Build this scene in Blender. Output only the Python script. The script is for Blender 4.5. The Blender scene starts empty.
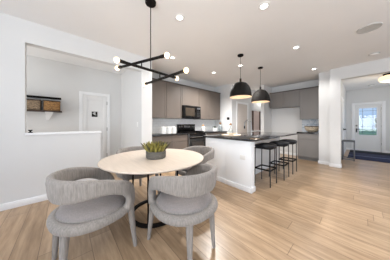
import bpy, bmesh, math, random
from mathutils import Vector, Matrix
random.seed(7)
SC = bpy.context.scene
COL = SC.collection
PI = math.pi

# ------------------------------------------------------------------ camera
cam_d = bpy.data.cameras.new('camera')
cam = bpy.data.objects.new('camera', cam_d)
COL.objects.link(cam)
cam.location = (0, 0, 1.2)
cam.rotation_euler = (PI / 2, 0, math.radians(48.5))
cam_d.sensor_width = 36
cam_d.lens = 36 * 146 / 390
cam_d.shift_y = -6 / 390
cam_d.clip_start = 0.02
SC.camera = cam

# ------------------------------------------------------------------ world, daylight, exposure
world = bpy.data.worlds.new('sky')
SC.world = world
world.use_nodes = True
wn = world.node_tree
wn.nodes.clear()
w_out = wn.nodes.new('ShaderNodeOutputWorld')
w_bg = wn.nodes.new('ShaderNodeBackground')
w_tc = wn.nodes.new('ShaderNodeTexCoord')
w_sep = wn.nodes.new('ShaderNodeSeparateXYZ')
w_ramp = wn.nodes.new('ShaderNodeValToRGB')
w_ramp.color_ramp.elements[0].position = 0.0
w_ramp.color_ramp.elements[0].color = (0.44, 0.62, 0.88, 1)
w_ramp.color_ramp.elements[1].position = 0.5
w_ramp.color_ramp.elements[1].color = (0.22, 0.42, 0.85, 1)
wn.links.new(w_tc.outputs['Generated'], w_sep.inputs[0])
wn.links.new(w_sep.outputs['Z'], w_ramp.inputs[0])
wn.links.new(w_ramp.outputs[0], w_bg.inputs[0])
w_bg.inputs[1].default_value = 0.75
wn.links.new(w_bg.outputs[0], w_out.inputs[0])


def area_light(name, loc, rot, sx, sy, power, color=(1, 1, 1)):
    d = bpy.data.lights.new(name, 'AREA')
    d.shape = 'RECTANGLE'
    d.size = sx
    d.size_y = sy
    d.energy = power
    d.color = color
    o = bpy.data.objects.new(name, d)
    o.location = loc
    o.rotation_euler = rot
    COL.objects.link(o)
    return o


# daylight entering by the big windows behind and to the right of the camera
area_light('daylight_back', (0.6, -2.52, 1.3), (PI / 2 + 0.75, 0, -0.12), 2.3, 2.1, 138, (0.93, 0.965, 1.0))
area_light('daylight_right', (2.92, 1.2, 1.3), (PI / 2 + 0.35, 0, PI / 2), 5.0, 2.1, 42, (0.97, 0.985, 1.0))
# added unseen fill lights that brighten the niche hallway and the foyer
area_light('added_hallway_fill', (-4.1, -2.5, 1.5), (PI / 2, 0, 0), 1.2, 1.8, 30, (1.0, 0.99, 0.97))
area_light('added_foyer_fill', (1.45, 8.2, 1.4), (PI / 2, 0, PI / 2), 2.0, 1.9, 10, (0.96, 0.98, 1.0))

SC.view_settings.view_transform = 'Standard'
SC.view_settings.look = 'None'
SC.view_settings.gamma = 1
SC.view_settings.use_curve_mapping = False
SC.view_settings.exposure = 0.38


# ------------------------------------------------------------------ materials
def lin(c):
    def f(v):
        v /= 255
        return v / 12.92 if v <= 0.04045 else ((v + 0.055) / 1.055) ** 2.4
    return (f(c[0]), f(c[1]), f(c[2]), 1)


def new_mat(name):
    m = bpy.data.materials.new(name)
    m.use_nodes = True
    return m, m.node_tree.nodes, m.node_tree.links, m.node_tree.nodes['Principled BSDF']


def mat(name, rgb, rough=0.5, metal=0.0, var=0.06, scale=8.0, stretch=(1, 1, 1), bump=0.0, spec=0.5, coat=0.0):
    """Principled material whose colour drifts by a noise texture."""
    m, N, L, p = new_mat(name)
    tc = N.new('ShaderNodeTexCoord')
    mp = N.new('ShaderNodeMapping')
    mp.inputs['Scale'].default_value = stretch
    nz = N.new('ShaderNodeTexNoise')
    nz.inputs['Scale'].default_value = scale
    nz.inputs['Detail'].default_value = 4
    L.new(tc.outputs['Object'], mp.inputs[0])
    L.new(mp.outputs[0], nz.inputs['Vector'])
    r = N.new('ShaderNodeValToRGB')
    c = lin(rgb)
    r.color_ramp.elements[0].position = 0.3
    r.color_ramp.elements[1].position = 0.7
    r.color_ramp.elements[0].color = tuple(v * (1 - var) for v in c[:3]) + (1,)
    r.color_ramp.elements[1].color = tuple(min(1, v * (1 + var)) for v in c[:3]) + (1,)
    L.new(nz.outputs['Fac'], r.inputs[0])
    L.new(r.outputs[0], p.inputs['Base Color'])
    p.inputs['Roughness'].default_value = rough
    p.inputs['Metallic'].default_value = metal
    p.inputs['Specular IOR Level'].default_value = spec
    p.inputs['Coat Weight'].default_value = coat
    if bump:
        b = N.new('ShaderNodeBump')
        b.inputs['Strength'].default_value = bump
        b.inputs['Distance'].default_value = 0.005
        L.new(nz.outputs['Fac'], b.inputs['Height'])
        L.new(b.outputs[0], p.inputs['Normal'])
    return m


def emit_mat(name, rgb, strength):
    m, N, L, p = new_mat(name)
    p.inputs['Base Color'].default_value = lin(rgb)
    p.inputs['Emission Color'].default_value = lin(rgb)
    p.inputs['Emission Strength'].default_value = strength
    return m


def floor_mat():
    m, N, L, p = new_mat('oak_planks')
    tc = N.new('ShaderNodeTexCoord')
    br = N.new('ShaderNodeTexBrick')
    br.offset = 0.0
    br.inputs['Scale'].default_value = 1
    br.inputs['Brick Width'].default_value = 1.45
    br.inputs['Row Height'].default_value = 0.19
    br.inputs['Mortar Size'].default_value = 0.0022
    br.inputs['Mortar Smooth'].default_value = 0.3
    br.inputs['Color1'].default_value = lin((197, 169, 138))
    br.inputs['Color2'].default_value = lin((173, 146, 116))
    br.inputs['Mortar'].default_value = lin((112, 90, 70))
    # each row of planks starts at its own random offset
    sp = N.new('ShaderNodeSeparateXYZ')
    dv = N.new('ShaderNodeMath'); dv.operation = 'DIVIDE'; dv.inputs[1].default_value = 0.19
    fl = N.new('ShaderNodeMath'); fl.operation = 'FLOOR'
    wnz = N.new('ShaderNodeTexWhiteNoise'); wnz.noise_dimensions = '1D'
    ml = N.new('ShaderNodeMath'); ml.operation = 'MULTIPLY'; ml.inputs[1].default_value = 2.9
    ad = N.new('ShaderNodeMath'); ad.operation = 'ADD'
    cb = N.new('ShaderNodeCombineXYZ')
    L.new(tc.outputs['Object'], sp.inputs[0])
    L.new(sp.outputs[1], dv.inputs[0])
    L.new(dv.outputs[0], fl.inputs[0])
    L.new(fl.outputs[0], wnz.inputs['W'])
    L.new(wnz.outputs['Value'], ml.inputs[0])
    L.new(sp.outputs[0], ad.inputs[0])
    L.new(ml.outputs[0], ad.inputs[1])
    L.new(ad.outputs[0], cb.inputs[0])
    L.new(sp.outputs[1], cb.inputs[1])
    L.new(cb.outputs[0], br.inputs['Vector'])
    mp = N.new('ShaderNodeMapping')
    mp.inputs['Scale'].default_value = (1.0, 9, 1)
    L.new(cb.outputs[0], mp.inputs[0])
    nz = N.new('ShaderNodeTexNoise')
    nz.inputs['Scale'].default_value = 2.2
    nz.inputs['Detail'].default_value = 6
    nz.inputs['Roughness'].default_value = 0.6
    L.new(mp.outputs[0], nz.inputs['Vector'])
    r = N.new('ShaderNodeValToRGB')
    r.color_ramp.elements[0].position = 0.32
    r.color_ramp.elements[1].position = 0.68
    r.color_ramp.elements[0].color = (0.64, 0.60, 0.56, 1)
    r.color_ramp.elements[1].color = (1.08, 1.08, 1.08, 1)
    L.new(nz.outputs['Fac'], r.inputs[0])
    mx = N.new('ShaderNodeMix')
    mx.data_type = 'RGBA'
    mx.blend_type = 'MULTIPLY'
    mx.inputs[0].default_value = 1.0
    L.new(br.outputs['Color'], mx.inputs[6])
    L.new(r.outputs[0], mx.inputs[7])
    L.new(mx.outputs[2], p.inputs['Base Color'])
    p.inputs['Roughness'].default_value = 0.3
    p.inputs['Specular IOR Level'].default_value = 0.45
    b = N.new('ShaderNodeBump')
    b.inputs['Strength'].default_value = 0.15
    b.inputs['Distance'].default_value = 0.002
    b.invert = True
    L.new(br.outputs['Fac'], b.inputs['Height'])
    L.new(b.outputs[0], p.inputs['Normal'])
    return m


def tile_mat(name, c1, c2, grout, w, h, rough=0.25):
    m, N, L, p = new_mat(name)
    tc = N.new('ShaderNodeTexCoord')
    br = N.new('ShaderNodeTexBrick')
    br.inputs['Scale'].default_value = 1
    br.inputs['Brick Width'].default_value = w
    br.inputs['Row Height'].default_value = h
    br.inputs['Mortar Size'].default_value = 0.003
    br.inputs['Color1'].default_value = lin(c1)
    br.inputs['Color2'].default_value = lin(c2)
    br.inputs['Mortar'].default_value = lin(grout)
    sp = N.new('ShaderNodeSeparateXYZ')
    cb = N.new('ShaderNodeCombineXYZ')
    ad = N.new('ShaderNodeMath')
    L.new(tc.outputs['Object'], sp.inputs[0])
    L.new(sp.outputs[0], ad.inputs[0])
    L.new(sp.outputs[1], ad.inputs[1])
    L.new(ad.outputs[0], cb.inputs[0])
    L.new(sp.outputs[2], cb.inputs[1])
    L.new(cb.outputs[0], br.inputs['Vector'])
    L.new(br.outputs['Color'], p.inputs['Base Color'])
    p.inputs['Roughness'].default_value = rough
    return m


def fabric_mat(name, rgb, lo=0.72, hi=1.2):
    m, N, L, p = new_mat(name)
    tc = N.new('ShaderNodeTexCoord')
    mp = N.new('ShaderNodeMapping')
    mp.inputs['Scale'].default_value = (60, 60, 7)
    nz = N.new('ShaderNodeTexNoise')
    nz.inputs['Scale'].default_value = 1.6
    nz.inputs['Detail'].default_value = 5
    nz.inputs['Roughness'].default_value = 0.65
    L.new(tc.outputs['Object'], mp.inputs[0])
    L.new(mp.outputs[0], nz.inputs['Vector'])
    r = N.new('ShaderNodeValToRGB')
    r.color_ramp.elements[0].position = 0.3
    r.color_ramp.elements[1].position = 0.7
    c = lin(rgb)
    r.color_ramp.elements[0].color = tuple(v * lo for v in c[:3]) + (1,)
    r.color_ramp.elements[1].color = tuple(v * hi for v in c[:3]) + (1,)
    L.new(nz.outputs['Fac'], r.inputs[0])
    L.new(r.outputs[0], p.inputs['Base Color'])
    p.inputs['Roughness'].default_value = 0.9
    p.inputs['Sheen Weight'].default_value = 0.25
    p.inputs['Specular IOR Level'].default_value = 0.2
    b = N.new('ShaderNodeBump')
    b.inputs['Strength'].default_value = 0.4
    b.inputs['Distance'].default_value = 0.004
    L.new(nz.outputs['Fac'], b.inputs['Height'])
    L.new(b.outputs[0], p.inputs['Normal'])
    return m


def glass_mat(name, rgb=(255, 255, 255), alpha_mix=0.88):
    m, N, L, p = new_mat(name)
    out = N['Material Output']
    tr = N.new('ShaderNodeBsdfTransparent')
    tr.inputs[0].default_value = lin(rgb)
    gl = N.new('ShaderNodeBsdfGlossy')
    gl.inputs['Roughness'].default_value = 0.03
    mx = N.new('ShaderNodeMixShader')
    mx.inputs[0].default_value = 1 - alpha_mix
    L.new(tr.outputs[0], mx.inputs[1])
    L.new(gl.outputs[0], mx.inputs[2])
    L.new(mx.outputs[0], out.inputs[0])
    return m


def weave_mat(name, rgb):
    m, N, L, p = new_mat(name)
    tc = N.new('ShaderNodeTexCoord')
    wv = N.new('ShaderNodeTexWave')
    wv.bands_direction = 'Z'
    wv.inputs['Scale'].default_value = 9
    wv.inputs['Distortion'].default_value = 9
    wv.inputs['Detail'].default_value = 3
    wv.inputs['Detail Scale'].default_value = 3
    L.new(tc.outputs['Object'], wv.inputs['Vector'])
    r = N.new('ShaderNodeValToRGB')
    c = lin(rgb)
    r.color_ramp.elements[0].color = tuple(v * 0.45 for v in c[:3]) + (1,)
    r.color_ramp.elements[1].color = tuple(v * 1.25 for v in c[:3]) + (1,)
    L.new(wv.outputs['Fac'], r.inputs[0])
    L.new(r.outputs[0], p.inputs['Base Color'])
    p.inputs['Roughness'].default_value = 0.8
    b = N.new('ShaderNodeBump')
    b.inputs['Strength'].default_value = 0.6
    b.inputs['Distance'].default_value = 0.006
    L.new(wv.outputs['Fac'], b.inputs['Height'])
    L.new(b.outputs[0], p.inputs['Normal'])
    return m


M_wall = mat('white_wall_paint', (219, 219, 218), 0.85, var=0.012, scale=2, spec=0.2)
M_ceil = mat('ceiling_paint', (240, 239, 238), 0.9, var=0.012, scale=1.5, spec=0.1)
M_trim = mat('white_trim_paint', (238, 239, 240), 0.45, var=0.01, scale=3)
M_door = mat('white_door_paint', (228, 228, 227), 0.45, var=0.01, scale=3)
M_floor = floor_mat()
M_cab = mat('taupe_cabinet', (103, 94, 87), 0.42, var=0.05, scale=3, stretch=(1, 1, 0.25))
M_cab_gray = mat('gray_cabinet', (128, 124, 121), 0.42, var=0.04, scale=3, stretch=(1, 1, 0.25))
M_cab_dark = mat('dark_cabinet_edge', (70, 62, 56), 0.6, var=0.04)
M_island = mat('white_island_panel', (244, 246, 248), 0.5, var=0.01, scale=3)
M_granite = mat('black_granite', (32, 31, 32), 0.06, var=0.25, scale=90, spec=0.8)
M_black = mat('matte_black_metal', (22, 19, 17), 0.6, var=0.1, scale=20, spec=0.12)
M_blackgloss = mat('black_appliance_glass', (12, 12, 13), 0.08, var=0.1, scale=10, spec=0.6)
M_blackleather = mat('black_leather', (22, 23, 26), 0.42, var=0.15, scale=30, bump=0.2, spec=0.3)
M_steel = mat('brushed_steel', (170, 170, 170), 0.3, metal=1.0, var=0.05, scale=20)
M_graymetal = mat('gray_metal', (105, 106, 110), 0.4, metal=0.6, var=0.05, scale=20)
M_darkmetal = mat('dark_gunmetal', (46, 46, 47), 0.4, metal=0.3, var=0.08, scale=20)
M_fabric = fabric_mat('gray_chenille', (144, 138, 132))
M_fabric_seat = fabric_mat('gray_chenille_cushion', (140, 133, 130), 0.86, 1.12)
M_table = mat('pale_oak_tabletop', (213, 199, 184), 0.4, var=0.06, scale=4, stretch=(1, 7, 1))
M_table_edge = mat('pale_tabletop_edge', (226, 222, 216), 0.45, var=0.03, scale=4)
M_stone = mat('rough_gray_stone', (96, 92, 85), 0.85, var=0.35, scale=22, stretch=(1, 1, 3), bump=0.5)
M_soil = mat('dark_soil', (54, 44, 34), 0.95, var=0.3, scale=40)
M_leaf = mat('yellow_green_leaf', (134, 126, 60), 0.5, var=0.45, scale=14)
M_leaf_dark = mat('olive_leaf', (68, 66, 42), 0.5, var=0.45, scale=14)
M_ceramic = mat('white_ceramic', (222, 222, 219), 0.3, var=0.01)
M_wood = mat('warm_wood', (150, 116, 84), 0.5, var=0.2, scale=6, stretch=(1, 1, 8))
M_cream = mat('cream_wood', (228, 212, 192), 0.55, var=0.08, scale=8, stretch=(1, 6, 1))
M_walnut = mat('dark_walnut', (62, 44, 32), 0.5, var=0.25, scale=7, stretch=(1, 6, 1))
M_wicker_light = weave_mat('gray_brown_wicker', (152, 132, 108))
M_wicker = weave_mat('brown_wicker', (158, 118, 72))
M_bowl = weave_mat('beige_woven_bowl', (206, 190, 166))
M_backsplash = tile_mat('white_backsplash_tile', (246, 247, 247), (240, 241, 241), (224, 224, 223), 0.15, 0.075)
M_mosaic = tile_mat('pale_blue_mosaic_tile', (230, 236, 242), (170, 186, 200), (226, 228, 230), 0.05, 0.05)
M_rug = mat('navy_rug_pile', (24, 33, 66), 0.95, var=0.3, scale=60, bump=0.4)
M_rugstripe = mat('pale_blue_rug_stripe', (112, 124, 156), 0.95, var=0.15, scale=60)
M_mat = mat('black_doormat', (26, 27, 32), 0.95, var=0.2, scale=80)
M_plastic = mat('white_plastic', (236, 236, 234), 0.4, var=0.01)
M_spk = mat('pale_gray_grille', (196, 195, 192), 0.7, var=0.04, scale=60)
M_gold = mat('warm_gold_lining', (222, 202, 178), 0.6, metal=0.0, var=0.04)
M_brown_frame = mat('dark_brown_frame', (84, 58, 46), 0.5, var=0.2, scale=8, stretch=(1, 1, 6))
M_pink = mat('pale_pink_panel', (222, 204, 198), 0.7, var=0.08, scale=14, stretch=(1, 1, 3))
M_tan = mat('greige_paint', (205, 196, 188), 0.6, var=0.02)
M_grass = mat('lawn_grass', (160, 184, 116), 0.9, var=0.3, scale=3)
M_tree = mat('tree_foliage', (74, 98, 70), 0.9, var=0.5, scale=2)
M_bark = mat('tree_bark', (88, 72, 58), 0.9, var=0.3, scale=6)
M_glass = glass_mat('clear_glass', (255, 255, 255), 0.975)
M_glass_bottle = glass_mat('bottle_glass', (232, 238, 240), 0.8)
M_bulb = emit_mat('glowing_bulb', (255, 222, 178), 1.5)
M_led = emit_mat('glowing_lens', (255, 250, 242), 6.0)
M_amber = emit_mat('glowing_amber_glass', (255, 230, 196), 0.7)
M_ink = mat('pale_lettering', (188, 188, 186), 0.6, var=0.02)


# ------------------------------------------------------------------ mesh helpers
class B:
    def __init__(self):
        self.bm = bmesh.new()

    def box(self, x0, x1, y0, y1, z0, z1, bevel=0.0, seg=2):
        r = bmesh.ops.create_cube(self.bm, size=1)
        vs = r['verts']
        for v in vs:
            v.co = Vector((x0 + (v.co.x + .5) * (x1 - x0), y0 + (v.co.y + .5) * (y1 - y0), z0 + (v.co.z + .5) * (z1 - z0)))
        if bevel > 0:
            es = list({e for v in vs for e in v.link_edges})
            bmesh.ops.bevel(self.bm, geom=es, offset=bevel, segments=seg, affect='EDGES', profile=0.5)
        return self

    def lathe(self, prof, center=(0, 0, 0), seg=32, close=False):
        """prof: list of (radius, z)"""
        cx, cy, cz = center
        rings = []
        for r, z in prof:
            if r < 1e-5:
                rings.append([self.bm.verts.new((cx, cy, cz + z))])
            else:
                rings.append([self.bm.verts.new((cx + r * math.cos(2 * PI * k / seg), cy + r * math.sin(2 * PI * k / seg), cz + z)) for k in range(seg)])
        pairs = list(zip(rings, rings[1:]))
        if close:
            pairs.append((rings[-1], rings[0]))
        for a, b in pairs:
            for k in range(seg):
                k2 = (k + 1) % seg
                if len(a) == 1 and len(b) > 1:
                    self.bm.faces.new((a[0], b[k], b[k2]))
                elif len(b) == 1 and len(a) > 1:
                    self.bm.faces.new((a[k2], a[k], b[0]))
                elif len(a) > 1:
                    self.bm.faces.new((a[k], b[k], b[k2], a[k2]))
        return self

    def loft(self, sections, cap=True, closed=False):
        rings = [[self.bm.verts.new(p) for p in s] for s in sections]
        n = len(rings[0])
        pairs = list(zip(rings, rings[1:]))
        if closed:
            pairs.append((rings[-1], rings[0]))
        for a, b in pairs:
            for k in range(n):
                k2 = (k + 1) % n
                self.bm.faces.new((a[k], a[k2], b[k2], b[k]))
        if cap and not closed:
            self.bm.faces.new(list(reversed(rings[0])))
            self.bm.faces.new(rings[-1])
        return self

    def tube(self, pts, rad, seg=10, closed=False):
        pts = [Vector(p) for p in pts]
        n = len(pts)
        rads = rad if isinstance(rad, (list, tuple)) else [rad] * n
        up = None
        secs = []
        for i, p in enumerate(pts):
            a = pts[i - 1] if (i > 0 or closed) else p
            b = pts[(i + 1) % n] if (i < n - 1 or closed) else p
            t = (b - a).normalized()
            if up is None:
                up = Vector((0, 0, 1)) if abs(t.z) < 0.9 else Vector((1, 0, 0))
            s = t.cross(up)
            if s.length < 1e-6:
                s = t.cross(Vector((0, 1, 0)))
            s.normalize()
            u = s.cross(t).normalized()
            up = u
            secs.append([p + rads[i] * (math.cos(2 * PI * k / seg) * s + math.sin(2 * PI * k / seg) * u) for k in range(seg)])
        return self.loft(secs, closed=closed)

    def ball(self, c, r, sz=1.0, u=16, v=10):
        prof = [(r * math.sin(PI * k / v), -r * sz * math.cos(PI * k / v)) for k in range(v + 1)]
        prof[0] = (0, prof[0][1])
        prof[-1] = (0, prof[-1][1])
        return self.lathe(prof, c, u)

    def build(self, name, material, parent=None, local=False, smooth=30, remesh=0.0):
        bm = self.bm
        if parent is not None and not local:
            root = parent
            off = Vector((0, 0, 0))
            while root is not None:
                off += root.location
                root = root.parent
            for v in bm.verts:
                v.co -= off
        bmesh.ops.recalc_face_normals(bm, faces=bm.faces)
        me = bpy.data.meshes.new(name)
        bm.to_mesh(me)
        bm.free()
        me.materials.append(material)
        if smooth:
            me.shade_smooth()
            me.set_sharp_from_angle(angle=math.radians(smooth))
        o = bpy.data.objects.new(name, me)
        COL.objects.link(o)
        if parent is not None:
            o.parent = parent
        if remesh:
            md = o.modifiers.new('remesh', 'REMESH')
            md.mode = 'VOXEL'
            md.voxel_size = remesh
            sm = o.modifiers.new('smooth', 'SMOOTH')
            sm.factor = 0.5
            sm.iterations = 6
            dg = bpy.context.evaluated_depsgraph_get()
            me2 = bpy.data.meshes.new_from_object(o.evaluated_get(dg))
            o.modifiers.clear()
            o.data = me2
            me2.name = name
            me2.shade_smooth()
        return o


def tag(o, label, cat, group=None):
    o['label'] = label
    o['category'] = cat
    if group:
        o['group'] = group
    return o


def thing(name, label, cat, loc=(0, 0, 0), rz=0.0, group=None):
    o = bpy.data.objects.new(name, None)
    COL.objects.link(o)
    o.location = loc
    o.rotation_euler = (0, 0, rz)
    o.empty_display_size = 0.1
    return tag(o, label, cat, group)


def structure(o):
    o['kind'] = 'structure'
    return o


def copy_tree(o, parent=None):
    c = o.copy()
    COL.objects.link(c)
    if parent is not None:
        c.parent = parent
    for ch in list(o.children):
        copy_tree(ch, c)
    return c


def lamp(name, kind, parent, loc, power, color=(1, 0.93, 0.84), radius=0.05, spot=None):
    d = bpy.data.lights.new(name, kind)
    d.energy = power
    d.color = color
    d.shadow_soft_size = radius
    if kind == 'SPOT' and spot:
        d.spot_size = spot
        d.spot_blend = 0.9
    o = bpy.data.objects.new(name, d)
    COL.objects.link(o)
    o.parent = parent
    o.location = loc
    return o


# ------------------------------------------------------------------ room shell
H = 2.74
XW = -3.28      # face of the wall with the opening
XN = -4.91      # back wall of the niche
XK = -4.05      # kitchen wall
structure(B().box(-5.2, 3.2, -2.8, 10.2, -0.12, 0).build('floor', M_floor, smooth=0))
structure(B().box(-5.2, 3.2, -2.8, 10.2, H, H + 0.12).build('ceiling', M_ceil, smooth=0))

b = B()
b.box(XW - 0.12, XW, -2.6, -0.452, 0, H)                 # left of the opening
b.box(XW - 0.12, XW, -0.452, 1.285, 2.41, H)             # header
b.box(XW - 0.12, XW, -0.452, 0.495, 0, 1.03)       # half wall
b.box(XN, XW, 1.285, 1.536, 0, H)                        # end wall between niche and kitchen
structure(b.build('wall_left', M_wall, smooth=0))
structure(B().box(XW - 0.14, XW + 0.02, -0.452, 0.51, 1.03, 1.066, 0.006).build('trim_1', M_trim))
structure(B().box(XN - 0.12, XN, -2.6, 1.536, 0, H).build('wall_niche', M_wall, smooth=0))
structure(B().box(XK - 0.12, XK, 1.536, 4.71, 0, H).build('wall_kitchen', M_wall, smooth=0))
b = B()
b.box(XK - 0.12, -3.23, 4.71, 4.83, 0, H)
b.box(-3.35, -3.23, 4.83, 7.6, 0, H)
b.box(-3.35, -2.49, 7.6, 7.72, 0, H)
structure(b.build('wall_passage', M_wall, smooth=0))
structure(B().box(-2.61, -2.49, 5.8, 7.6, 0, H).build('wall_alcove', M_wall, smooth=0))
structure(B().box(-2.49, -0.83, 6.54, 6.66, 0, H).build('wall_back', M_wall, smooth=0))
b = B()
b.box(-0.83, -0.57, 5.75, 6.66, 0, H)
b.box(-0.57, -0.347, 5.6, 5.76, 0, H)
b.box(-0.55, -0.43, 5.76, 9.9, 0, H)
b.box(-0.347, 1.9, 5.6, 5.76, 2.42, H)
b.box(1.9, 3.0, 5.6, 5.76, 0, H)
structure(b.build('wall_foyer', M_wall, smooth=0))
# end wall of the foyer, around the front door opening
DX0, DX1, DH = -0.16, 0.60, 2.05
b = B()
b.box(-0.55, DX0, 9.9, 10.05, 0, H)
b.box(DX1, 1.6, 9.9, 10.05, 0, H)
b.box(DX0, DX1, 9.9, 10.05, DH, H)
structure(b.build('wall_entry', M_wall, smooth=0))
b = B()
b.box(1.5, 1.62, 5.76, 7.2, 0, H)
b.box(1.5, 1.62, 9.2, 9.9, 0, H)
b.box(1.5, 1.62, 7.2, 9.2, 2.35, H)
b.box(1.5, 1.62, 7.2, 9.2, 0, 0.45)
structure(b.build('wall_right', M_wall, smooth=0))
b = B()
for y in (7.2, 8.17, 9.14):
    b.box(1.53, 1.59, y, y + 0.06, 0.45, 2.35)
b.box(1.53, 1.59, 7.2, 9.2, 0.45, 0.51)
b.box(1.53, 1.59, 7.2, 9.2, 2.29, 2.35)
structure(b.build('added_foyer_window', M_trim, smooth=0))  # unseen window added to give the foyer fill light an opening
# walls behind the camera, with their big windows
b = B()
b.box(-4.91, -4.7, -2.72, -2.6, 0, H)
b.box(-3.5, -3.0, -2.72, -2.6, 0, H)
b.box(-4.7, -3.5, -2.72, -2.6, 2.4, H)
b.box(-4.7, -3.5, -2.72, -2.6, 0, 0.6)
b.box(1.8, 3.12, -2.72, -2.6, 0, H)
b.box(-3.0, 1.8, -2.72, -2.6, 2.4, H)
b.box(-3.0, 1.8, -2.72, -2.6, 0, 0.15)
structure(b.build('wall_rear', M_wall, smooth=0))
b = B()
b.box(3.0, 3.12, -2.6, -1.4, 0, H)
b.box(3.0, 3.12, 3.8, 5.76, 0, H)
b.box(3.0, 3.12, -1.4, 3.8, 2.4, H)
b.box(3.0, 3.12, -1.4, 3.8, 0, 0.15)
structure(b.build('wall_side', M_wall, smooth=0))
wf = B()
for x in (-3.0, -1.42, 0.16, 1.74):
    wf.box(x, x + 0.06, -2.7, -2.62, 0.15, 2.4)
wf.box(-3.0, 1.8, -2.7, -2.62, 0.15, 0.21)
wf.box(-3.0, 1.8, -2.7, -2.62, 2.34, 2.4)
structure(wf.build('window_1', M_trim, smooth=0))
wf = B()
for y in (-1.4, 0.31, 2.03, 3.74):
    wf.box(3.02, 3.1, y, y + 0.06, 0.15, 2.4)
wf.box(3.02, 3.1, -1.4, 3.8, 0.15, 0.21)
wf.box(3.02, 3.1, -1.4, 3.8, 2.34, 2.4)
structure(wf.build('window_2', M_trim, smooth=0))

wf = B()
for x in (-4.7, -4.13, -3.56):
    wf.box(x, x + 0.06, -2.7, -2.62, 0.6, 2.4)
wf.box(-4.7, -3.5, -2.7, -2.62, 0.6, 0.66)
wf.box(-4.7, -3.5, -2.7, -2.62, 2.34, 2.4)
structure(wf.build('added_hallway_window', M_trim, smooth=0))  # invented out-of-view window, built around the added hallway light

# baseboards
BH = 0.095
def baseboard(name, segs):
    b = B()
    for s in segs:
        b.box(*s, 0, BH, 0.004)
    structure(b.build(name, M_trim))
baseboard('baseboard_left', [(XW, XW + 0.014, -2.6, 0.509), (XW - 0.12, XW + 0.014, 0.496, 0.51), (XW, XW + 0.014, 1.275, 1.546)])
baseboard('baseboard_niche', [(XN, XN + 0.014, -2.6, 0.26), (XN, XN + 0.014, 0.98, 1.285), (XN, XW, 1.271, 1.285)])
baseboard('baseboard_back', [(-2.49, -1.45, 6.526, 6.54), (-2.62, -2.48, 5.786, 5.8)])
baseboard('baseboard_right', [(-0.844, -0.57, 5.736, 5.75), (-0.584, -0.333, 5.586, 5.6), (-0.347, -0.333, 5.6, 5.77)])
baseboard('baseboard_foyer', [(-0.43, -0.416, 8.15, 9.9), (-0.43, DX0 - 0.1, 9.886, 9.9), (DX1 + 0.1, 1.5, 9.886, 9.9)])

# ------------------------------------------------------------------ doors
# niche door, in the niche's back wall
dr = thing('door_1', 'white panelled niche door with small black plaque', 'door', (XN, 0.62, 0))
structure(dr)
b = B()
b.box(XN, XN + 0.02, 0.26, 0.335, 0, 2.07, 0.004)
b.box(XN, XN + 0.02, 0.905, 0.98, 0, 2.07, 0.004)
b.box(XN, XN + 0.02, 0.335, 0.905, 1.99, 2.07, 0.004)
b.build('door_casing', M_trim, dr)
b = B()
b.box(XN, XN + 0.008, 0.338, 0.902, 0.01, 1.987)
for y0, y1, z0, z1 in ((0.338, 0.44, 0.01, 1.987), (0.80, 0.902, 0.01, 1.987), (0.44, 0.80, 1.86, 1.987), (0.44, 0.80, 0.78, 0.93), (0.44, 0.80, 0.01, 0.22)):
    b.box(XN + 0.004, XN + 0.016, y0, y1, z0, z1, 0.003)
b.build('door_leaf', M_door, dr)
for z in (0.25, 1.0, 1.75):
    B().box(XN + 0.012, XN + 0.026, 0.89, 0.91, z, z + 0.1, 0.002).build('hinge', M_steel, dr)
b = B()
b.tube([(XN + 0.016, 0.385, 0.98), (XN + 0.055, 0.385, 0.98)], 0.01)
b.ball((XN + 0.07, 0.385, 0.98), 0.028)
b.build('door_knob', M_steel, dr)
pq = tag(B().box(XN + 0.009, XN + 0.02, 0.535, 0.665, 1.40, 1.545, 0.003).build('door_plaque', M_black), 'small square black plaque mounted on the white niche door', 'sign')
b = B()
b.box(XN + 0.020, XN + 0.0215, 0.58, 0.62, 1.45, 1.53)
b.box(XN + 0.020, XN + 0.0215, 0.555, 0.578, 1.475, 1.51)
b.box(XN + 0.020, XN + 0.0215, 0.622, 0.64, 1.44, 1.46)
b.box(XN + 0.020, XN + 0.0215, 0.55, 0.65, 1.535, 1.54)
b.build('pale_marking', M_ink, pq, local=True, smooth=0)

# front door of the foyer
fd = structure(thing('door_2', 'white front door with a tall leaded glass light', 'door', (0.22, 9.9, 0)))
b = B()
b.box(DX0 - 0.1, DX0, 9.875, 9.9, 0, DH + 0.1, 0.004)
b.box(DX1, DX1 + 0.1, 9.875, 9.9, 0, DH + 0.1, 0.004)
b.box(DX0, DX1, 9.875, 9.9, DH, DH + 0.1, 0.004)
b.build('door_casing', M_trim, fd)
GX0, GX1, GZ0, GZ1 = -0.03, 0.47, 0.72, 1.90
b = B()
b.box(DX0, GX0, 9.93, 9.97, 0.02, DH)
b.box(GX1, DX1, 9.93, 9.97, 0.02, DH)
b.box(GX0, GX1, 9.93, 9.97, GZ1, DH)
b.box(GX0, GX1, 9.93, 9.97, 0.02, GZ0)
b.box(DX0 + 0.13, DX1 - 0.13, 9.922, 9.93, 0.16, 0.56, 0.004)
b.build('door_leaf', M_door, fd, smooth=0)
b = B()
for a in ((GX0 - 0.025, GX0, GZ0 - 0.025, GZ1 + 0.025), (GX1, GX1 + 0.025, GZ0 - 0.025, GZ1 + 0.025), (GX0, GX1, GZ0 - 0.025, GZ0), (GX0, GX1, GZ1, GZ1 + 0.025)):
    b.box(a[0], a[1], 9.915, 9.985, a[2], a[3], 0.004)
gf = b.build('glass_frame', M_trim, fd)
B().box(GX0, GX1, 9.947, 9.953, GZ0, GZ1).build('glass_pane', M_glass, fd, smooth=0)
b = B()
for x in (GX0 + 0.1, GX1 - 0.1):
    b.box(x - 0.005, x + 0.005, 9.942, 9.958, GZ0, GZ1)
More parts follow.
